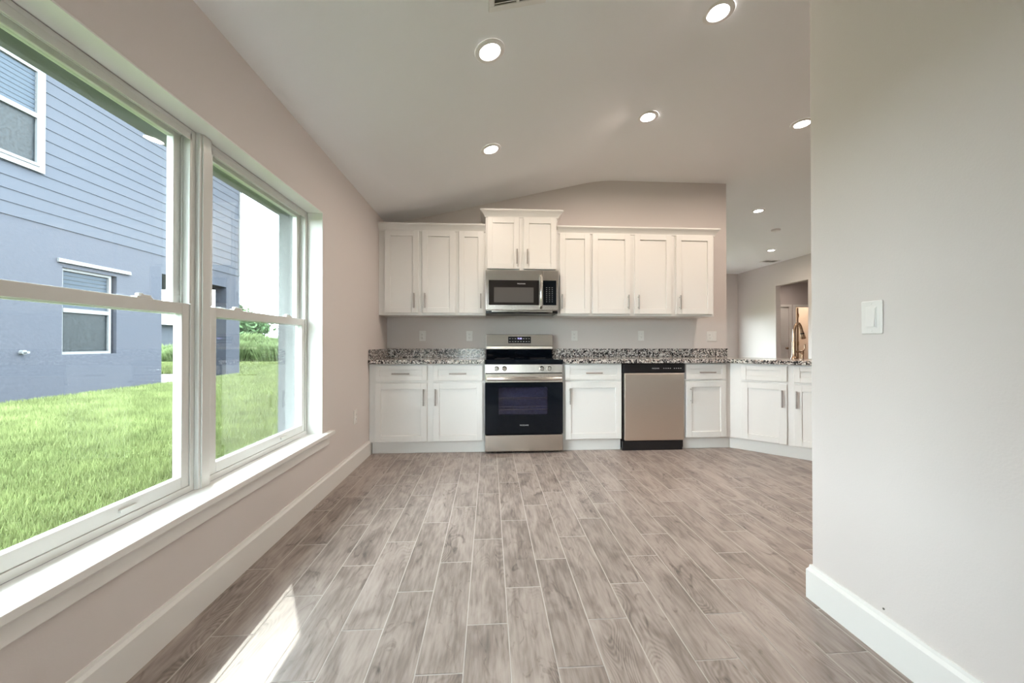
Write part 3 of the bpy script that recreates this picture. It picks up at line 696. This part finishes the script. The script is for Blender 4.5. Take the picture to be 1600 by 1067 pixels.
downlight(3.6, .9, 'unseen recessed light added in the living room ceiling behind the near right wall', power=2.2)  # added out of view to brighten the dishwasher reflection and back wall
downlight(4.9, 3.1, 'unseen recessed light added in the living room ceiling past the peninsula', power=2.2)  # second added lamp, out of view, lifting the right-hand cabinets
downlight(7.5, 8.6, 'unseen recessed light added in the hall ceiling beyond the tall opening', power=1.0, z=2.7)  # added above the visible opening to lift the dark hall
# unseen lamp added in the room behind the hall (it spills warm light through the doorway)
bl = thing('ceiling_lamp', 'unseen warm ceiling lamp added in the room behind the hall', 'ceiling light', (8.5, 10.5, 2.7))
MB().lathe([(.15,0),(.15,-.03),(.11,-.07),(.001,-.09)], n=28).build('shade', emit('warm_shade', (1,.8,.55), 3.0), bl, smooth=True)
l = bpy.data.lights.new('bulb', 'POINT'); l.energy = 14; l.color = (1,.80,.58); l.shadow_soft_size = .12
lo = bpy.data.objects.new('bulb', l); COL.objects.link(lo); lo.parent = bl; lo.location = (0,0,-.25)

# ------------------------------------------------------------------ outside: lawn, eave, neighbour, trees
def ground(x, y):
    a = min(max((-1.43 - x) / 4.5, 0), 1); a = a*a*(3-2*a)
    return -.06 + .26*a
mb = MB(); xs = list(np.linspace(-7.5, 12, 1)) if False else [-120, -60, -30, -14, -9, -7, -6, -5.4, -4.8, -4.2, -3.6, -3.0, -2.4, -1.9, XLO]
ys = [-40, -10, 0, 2, 4, 6, 8, 10, 12, 15, 20, 30, 60, 140]
V = [(x, y, ground(x, y)) for y in ys for x in xs]; n = len(xs)
mb.add(V, [(j*n+i, j*n+i+1, (j+1)*n+i+1, (j+1)*n+i) for j in range(len(ys)-1) for i in range(n-1)])
mb.box(XLO, 60, 11.8, 140, -.2, -.06); mb.box(XLO, 60, -40, YN - .13, -.2, -.06)
struct(mb.build('lawn', M['turf']), 'green lawn between the two houses', 'lawn')
# grass blades
NB = 420000
u = rng.random(NB)
bx = -1.75 - 5.1 * rng.random(NB); by = .9 + 16 * u**1.7
ok = (bx < -.35*by + .3) & (bx > -1.15*by - .6); bx, by = bx[ok], by[ok]
gz = np.array([ground(x, 0) for x in bx]); nb = len(bx)
hgt = (.022 + .03*rng.random(nb)) * (1 + by/9); wid = .0016 * (1 + by/3.5); th_ = rng.random(nb)*2*np.pi; lean = .6*hgt*rng.random(nb); la = rng.random(nb)*2*np.pi
n2 = 120000; bx2 = -6.2 - 14 * rng.random(n2); by2 = 10.9 + 6.5 * rng.random(n2); k2 = (bx2 < -.45*by2) & (bx2 > -1.05*by2)
bx = np.r_[bx, bx2[k2]]; by = np.r_[by, by2[k2]]; gz = np.array([ground(x, 0) for x in bx]); nb = len(bx)
hgt = np.r_[hgt, .05 + .05*rng.random(k2.sum())]; wid = np.r_[wid, np.full(k2.sum(), .011)]; th_ = rng.random(nb)*2*np.pi; lean = .6*hgt*rng.random(nb); la = rng.random(nb)*2*np.pi
P = np.zeros((nb, 3, 3)); P[:,0] = np.c_[bx-wid*np.cos(th_), by-wid*np.sin(th_), gz-.004]; P[:,1] = np.c_[bx+wid*np.cos(th_), by+wid*np.sin(th_), gz-.004]; P[:,2] = np.c_[bx+lean*np.cos(la), by+lean*np.sin(la), gz+hgt]
me = bpy.data.meshes.new('grass'); me.from_pydata(P.reshape(-1,3).tolist(), [], np.arange(nb*3).reshape(-1,3).tolist()); me.materials.append(M['grass'])
go = bpy.data.objects.new('grass', me); COL.objects.link(go); go['kind'] = 'stuff'; tag(go, 'short green grass blades on the lawn outside the window', 'grass')

# own eave above the window
mb = MB(); mb.box(-1.73, XLO, YN-.1, YB+1, 2.170, 2.183)
struct(mb.build('soffit', M['soffit']), 'perforated white soffit above the window', 'soffit')
mb = MB(); mb.box(-1.765, -1.73, YN-.1, YB+1, 2.145, 2.32)
mb.add([(-1.80,YN-.1,2.32),(-1.80,YB+1,2.32),(XLO+.2,YB+1,2.80),(XLO+.2,YN-.1,2.80),(-1.80,YN-.1,2.345),(-1.80,YB+1,2.345),(XLO+.2,YB+1,2.83),(XLO+.2,YN-.1,2.83)], [(0,1,2,3),(7,6,5,4),(0,4,5,1),(1,5,6,2),(2,6,7,3),(3,7,4,0)])
for k in range(14): mb.box(-1.732, -1.722, -2.4+k*.46, -2.37+k*.46, 2.161, 2.170)
struct(mb.build('fascia', M['white_ext']), 'white fascia board at the eave edge', 'fascia')

NX = -7.0; NY0 = 4.1
nh = thing('neighbor_house', 'two-storey grey house next door with lap siding over stucco', 'house', (NX, 0, 0))
mb = MB()
WYa, WYb, WZa, WZb = 6.52, 7.41, .89, 2.33
mb.box(-9, 0, NY0, WYa, -.1, 2.95); mb.box(-9, 0, WYb, 8.37, -.1, 2.95); mb.box(-9, 0, WYa, WYb, -.1, WZa); mb.box(-9, 0, WYa, WYb, WZb, 2.95); mb.box(-9, -.10, WYa, WYb, WZa, WZb)
mb.box(-9, 0, 8.37, 10.85, 2.57, 2.95)
mb.box(-.28, 0, 10.32, 10.85, -.1, 2.57); mb.box(-4.2, -3.7, 10.35, 10.85, -.1, 2.57); mb.box(-9, -4.6, 8.37, 10.85, -.1, 2.57)
mb.build('stucco_wall', M['stucco'], nh)
mb = MB(); z = 2.95; ex = .19
while z < 6.0:
    mb.xprism([(0,0),(1,0),(1,1)], 0, 0) if False else None
    mb.add([(.016,NY0,z),(.016,10.80,z),(.004,10.80,z+ex),(.004,NY0,z+ex),(0,NY0,z),(0,10.80,z),(0,10.80,z+ex),(0,NY0,z+ex)], [(0,1,2,3),(4,7,6,5),(0,4,5,1),(3,2,6,7),(1,5,6,2),(0,3,7,4)])
    z += ex
mb.box(-9, -.0, NY0, 10.83, 2.951, 6.0)
mb.build('lap_siding', M['siding'], nh)
mb = MB(); mb.box(-.09, .04, 10.78, 10.87, 2.96, 6.0)
mb.build('corner_board', M['white_ext'], nh)
mb = MB(); e = .45; zt = 6.0
mb.add([(-9-e,NY0-e,zt),(e,NY0-e,zt),(e,10.85+e,zt),(-9-e,10.85+e,zt),(-5.5,7.4,8.2),(-3.5,7.4,8.2)], [(0,3,2,1),(0,1,5,4),(1,2,5),(2,3,4,5),(3,0,4)])
mb.build('roof', M['roof'], nh)
def nwin(y0, y1, z0, z1, x, blinds, lab=None):
    f = MB(); w = .045; zm = (z0+z1)/2 + .02
    f.box(x, x+.05, y0, y0+w, z0, z1); f.box(x, x+.05, y1-w, y1, z0, z1); f.box(x, x+.05, y0+w, y1-w, z0, z0+w); f.box(x, x+.05, y0+w, y1-w, z1-w, z1); f.box(x, x+.055, y0+w, y1-w, zm-.035, zm+.035)
    fo_ = f.build('window_frame', M['white_ext'], nh)
    MB().box(x+.01, x+.016, y0+w, y1-w, z0+w, zm-.035).build('pane', M['darkpane'], fo_)
    m = MB(); zz = zm+.035; nn = 9
    for k in range(nn):
        h = (z1-w-zm-.035)/nn; m.add([(x+.012, y0+w, zz+k*h), (x+.012, y1-w, zz+k*h), (x+.02, y1-w, zz+(k+.8)*h), (x+.02, y0+w, zz+(k+.8)*h)], [(0,1,2,3)])
    m.build('blind', M['blind'], fo_); MB().box(x+.002, x+.008, y0+w, y1-w, zm+.035, z1-w).build('pane', M['darkpane'], fo_)
    return fo_
nwin(WYa, WYb-.06, WZa, WZb, -.09, True)
nwin(5.12, 6.15, 3.80, 5.29, .02, False)
mb = MB(); 
for a, b_ in ((5.04,5.12),(6.15,6.23)): mb.box(.0285, .05, a, b_, 3.72, 5.37)
mb.box(.0285, .05, 5.12, 6.15, 5.29, 5.37); mb.box(.0285, .055, 5.12, 6.15, 3.72, 3.80)
mb.build('window_casing', M['white_ext'], nh)
mb = MB(); mb.box(0, .035, 6.44, 7.66, 2.40, 2.465); mb.box(.035, .045, 6.44, 7.66, 2.40, 2.412); mb.build('shutter_track', M['white_ext'], nh, bevel=.004)
mb = MB(); mb.lathe([(.035,0),(.035,.05),(.016,.055),(.016,.10),(.02,.105)], (0, 5.99, .94), 'x', 16); mb.build('wall_pipe_cap', M['white_ext'], nh, smooth=True)
struct(MB().box(NX-4.6, NX-.02, 8.40, 10.84, .1, .225).build('patio', M['concrete']), 'pale concrete patio slab of the house next door', 'patio')

# far house seen through the neighbour's patio
fh = thing('distant_house', 'small distant house with grey roof beyond the neighbour patio', 'house', (-36, 40, .1))
mb = MB(); mb.box(-6, 6, -5, 5, 0, 2.7); mb.build('wall', M['siding'], fh)
mb = MB(); mb.add([(-6.6,-5.6,2.7),(6.6,-5.6,2.7),(6.6,5.6,2.7),(-6.6,5.6,2.7),(-2.5,0,4.7),(2.5,0,4.7)], [(0,3,2,1),(0,1,5,4),(1,2,5),(2,3,4,5),(3,0,4)]); mb.build('roof', M['roof'], fh)
for a in (-4, -.6, 2.8): MB().box(a, a+1.3, -5.06, -5.0, .9, 2.1).build('window', M['darkpane'], fh)

def tree(x, y, h, rad, lab, conifer=False):
    z0 = ground(x, y); t_ = thing('tree', lab, 'tree', (x, y, z0), 0, 'trees at the edge of the lawn')
    mb = MB(); mb.tube([(0,0,-.05),(.05,0,h*.3),(0,.06,h*.62)], [.09*h/3,.07*h/3,.03*h/3], 8)
    for k in range(5):
        a = k*1.3; mb.tube([(0,0,h*(.28+.06*k)), (math.cos(a)*rad*.55, math.sin(a)*rad*.55, h*(.5+.07*k))], [.035*h/3,.012*h/3], 6)
    mb.build('trunk', M['bark'], t_, smooth=True)
    n = 5200; pts = []
    blobs = [(0,0,h*.62,rad*.8)] + [(math.cos(a)*rad*.55, math.sin(a)*rad*.55, h*(.42+.3*random.random()), rad*(.38+.2*random.random())) for a in np.linspace(0, 6.28, 9)] + [(0,0,h*.85,rad*.42)]
    if conifer: blobs = [(0,0,h*q, rad*(1.02-q)) for q in np.linspace(.2, .95, 10)]
    bb = np.array(blobs); pick = rng.integers(0, len(bb), n); d = rng.normal(size=(n,3)); d /= np.linalg.norm(d,axis=1)[:,None]
    c = bb[pick,:3] + d * (bb[pick,3]*(.55+.45*rng.random(n)))[:,None] * np.array([1,1,.75])
    s_ = rad*.055*(.7+.7*rng.random(n)); A = rng.normal(size=(n,3)); A /= np.linalg.norm(A,axis=1)[:,None]; B = np.cross(A, rng.normal(size=(n,3))); B /= np.linalg.norm(B,axis=1)[:,None]
    Q = np.stack([c-A*s_[:,None], c+B*s_[:,None]*.5, c+A*s_[:,None], c-B*s_[:,None]*.5], 1)
    m2 = MB(); m2.v = [tuple(p) for p in Q.reshape(-1,3).tolist()]; m2.f = [(4*i,4*i+1,4*i+2,4*i+3) for i in range(n)]; m2.mi = [0]*n
    m2.build('foliage', M['leaf'], t_, norm=False)
    return t_
tree(-19.6, 29.5, 3.7, 2.7, 'broad rounded green tree just right of the neighbour column')
tree(-18.5, 36.0, 4.3, .9, 'slim dark conifer right of the broad rounded tree', True)
tree(-16.3, 32.5, 3.5, 1.4, 'bushy tree at the right edge of the window view')
tree(-24.8, 34.0, 3.4, 1.9, 'green tree partly hidden behind the neighbour column')
Qs = []
for x, y, rad, h in [(-13.0,18.8,1.2,1.05), (-11.6,19.2,1.1,.75), (-10.3,18.9,1.0,.9), (-14.6,19.4,1.1,.8), (-12.3,20.6,1.3,1.05), (-10.9,20.8,1.2,1.0), (-16.5,20.2,1.4,.9), (-9.0,19.6,1.2,.85), (-17.2,26.0,2.0,1.6), (-14.6,26.4,2.0,1.35), (-12.4,26.0,1.9,1.5)]:
    n = 2600; r = rad*np.sqrt(rng.random(n)); a = rng.random(n)*6.283
    px, py = x + r*np.cos(a)*1.4, y + r*np.sin(a)*.6; hh = h*(1-.45*(r/rad)**2)*(.6+.5*rng.random(n)); w = .018; t_ = rng.random(n)*6.283; ln = hh*.45; la = a + rng.normal(size=n)*.5
    zz = np.full(n, ground(x, y)); lx, ly = px+ln*np.cos(la), py+ln*np.sin(la)
    Qs.append(np.stack([np.c_[px-w*np.cos(t_), py-w*np.sin(t_), zz-.02], np.c_[px+w*np.cos(t_), py+w*np.sin(t_), zz-.02], np.c_[px+.4*(lx-px)+w*.8, py+.4*(ly-py), zz+hh*.7], np.c_[lx, ly, zz+hh]], 1))
Q = np.concatenate(Qs); me = bpy.data.meshes.new('tall_grass'); me.from_pydata(Q.reshape(-1,3).tolist(), [], np.arange(len(Q)*4).reshape(-1,4).tolist()); me.materials.append(M['reed'])
tg = bpy.data.objects.new('tall_grass', me); COL.objects.link(tg); tg['kind'] = 'stuff'; tag(tg, 'band of pale tall grass at the far edge of the lawn', 'tall grass')
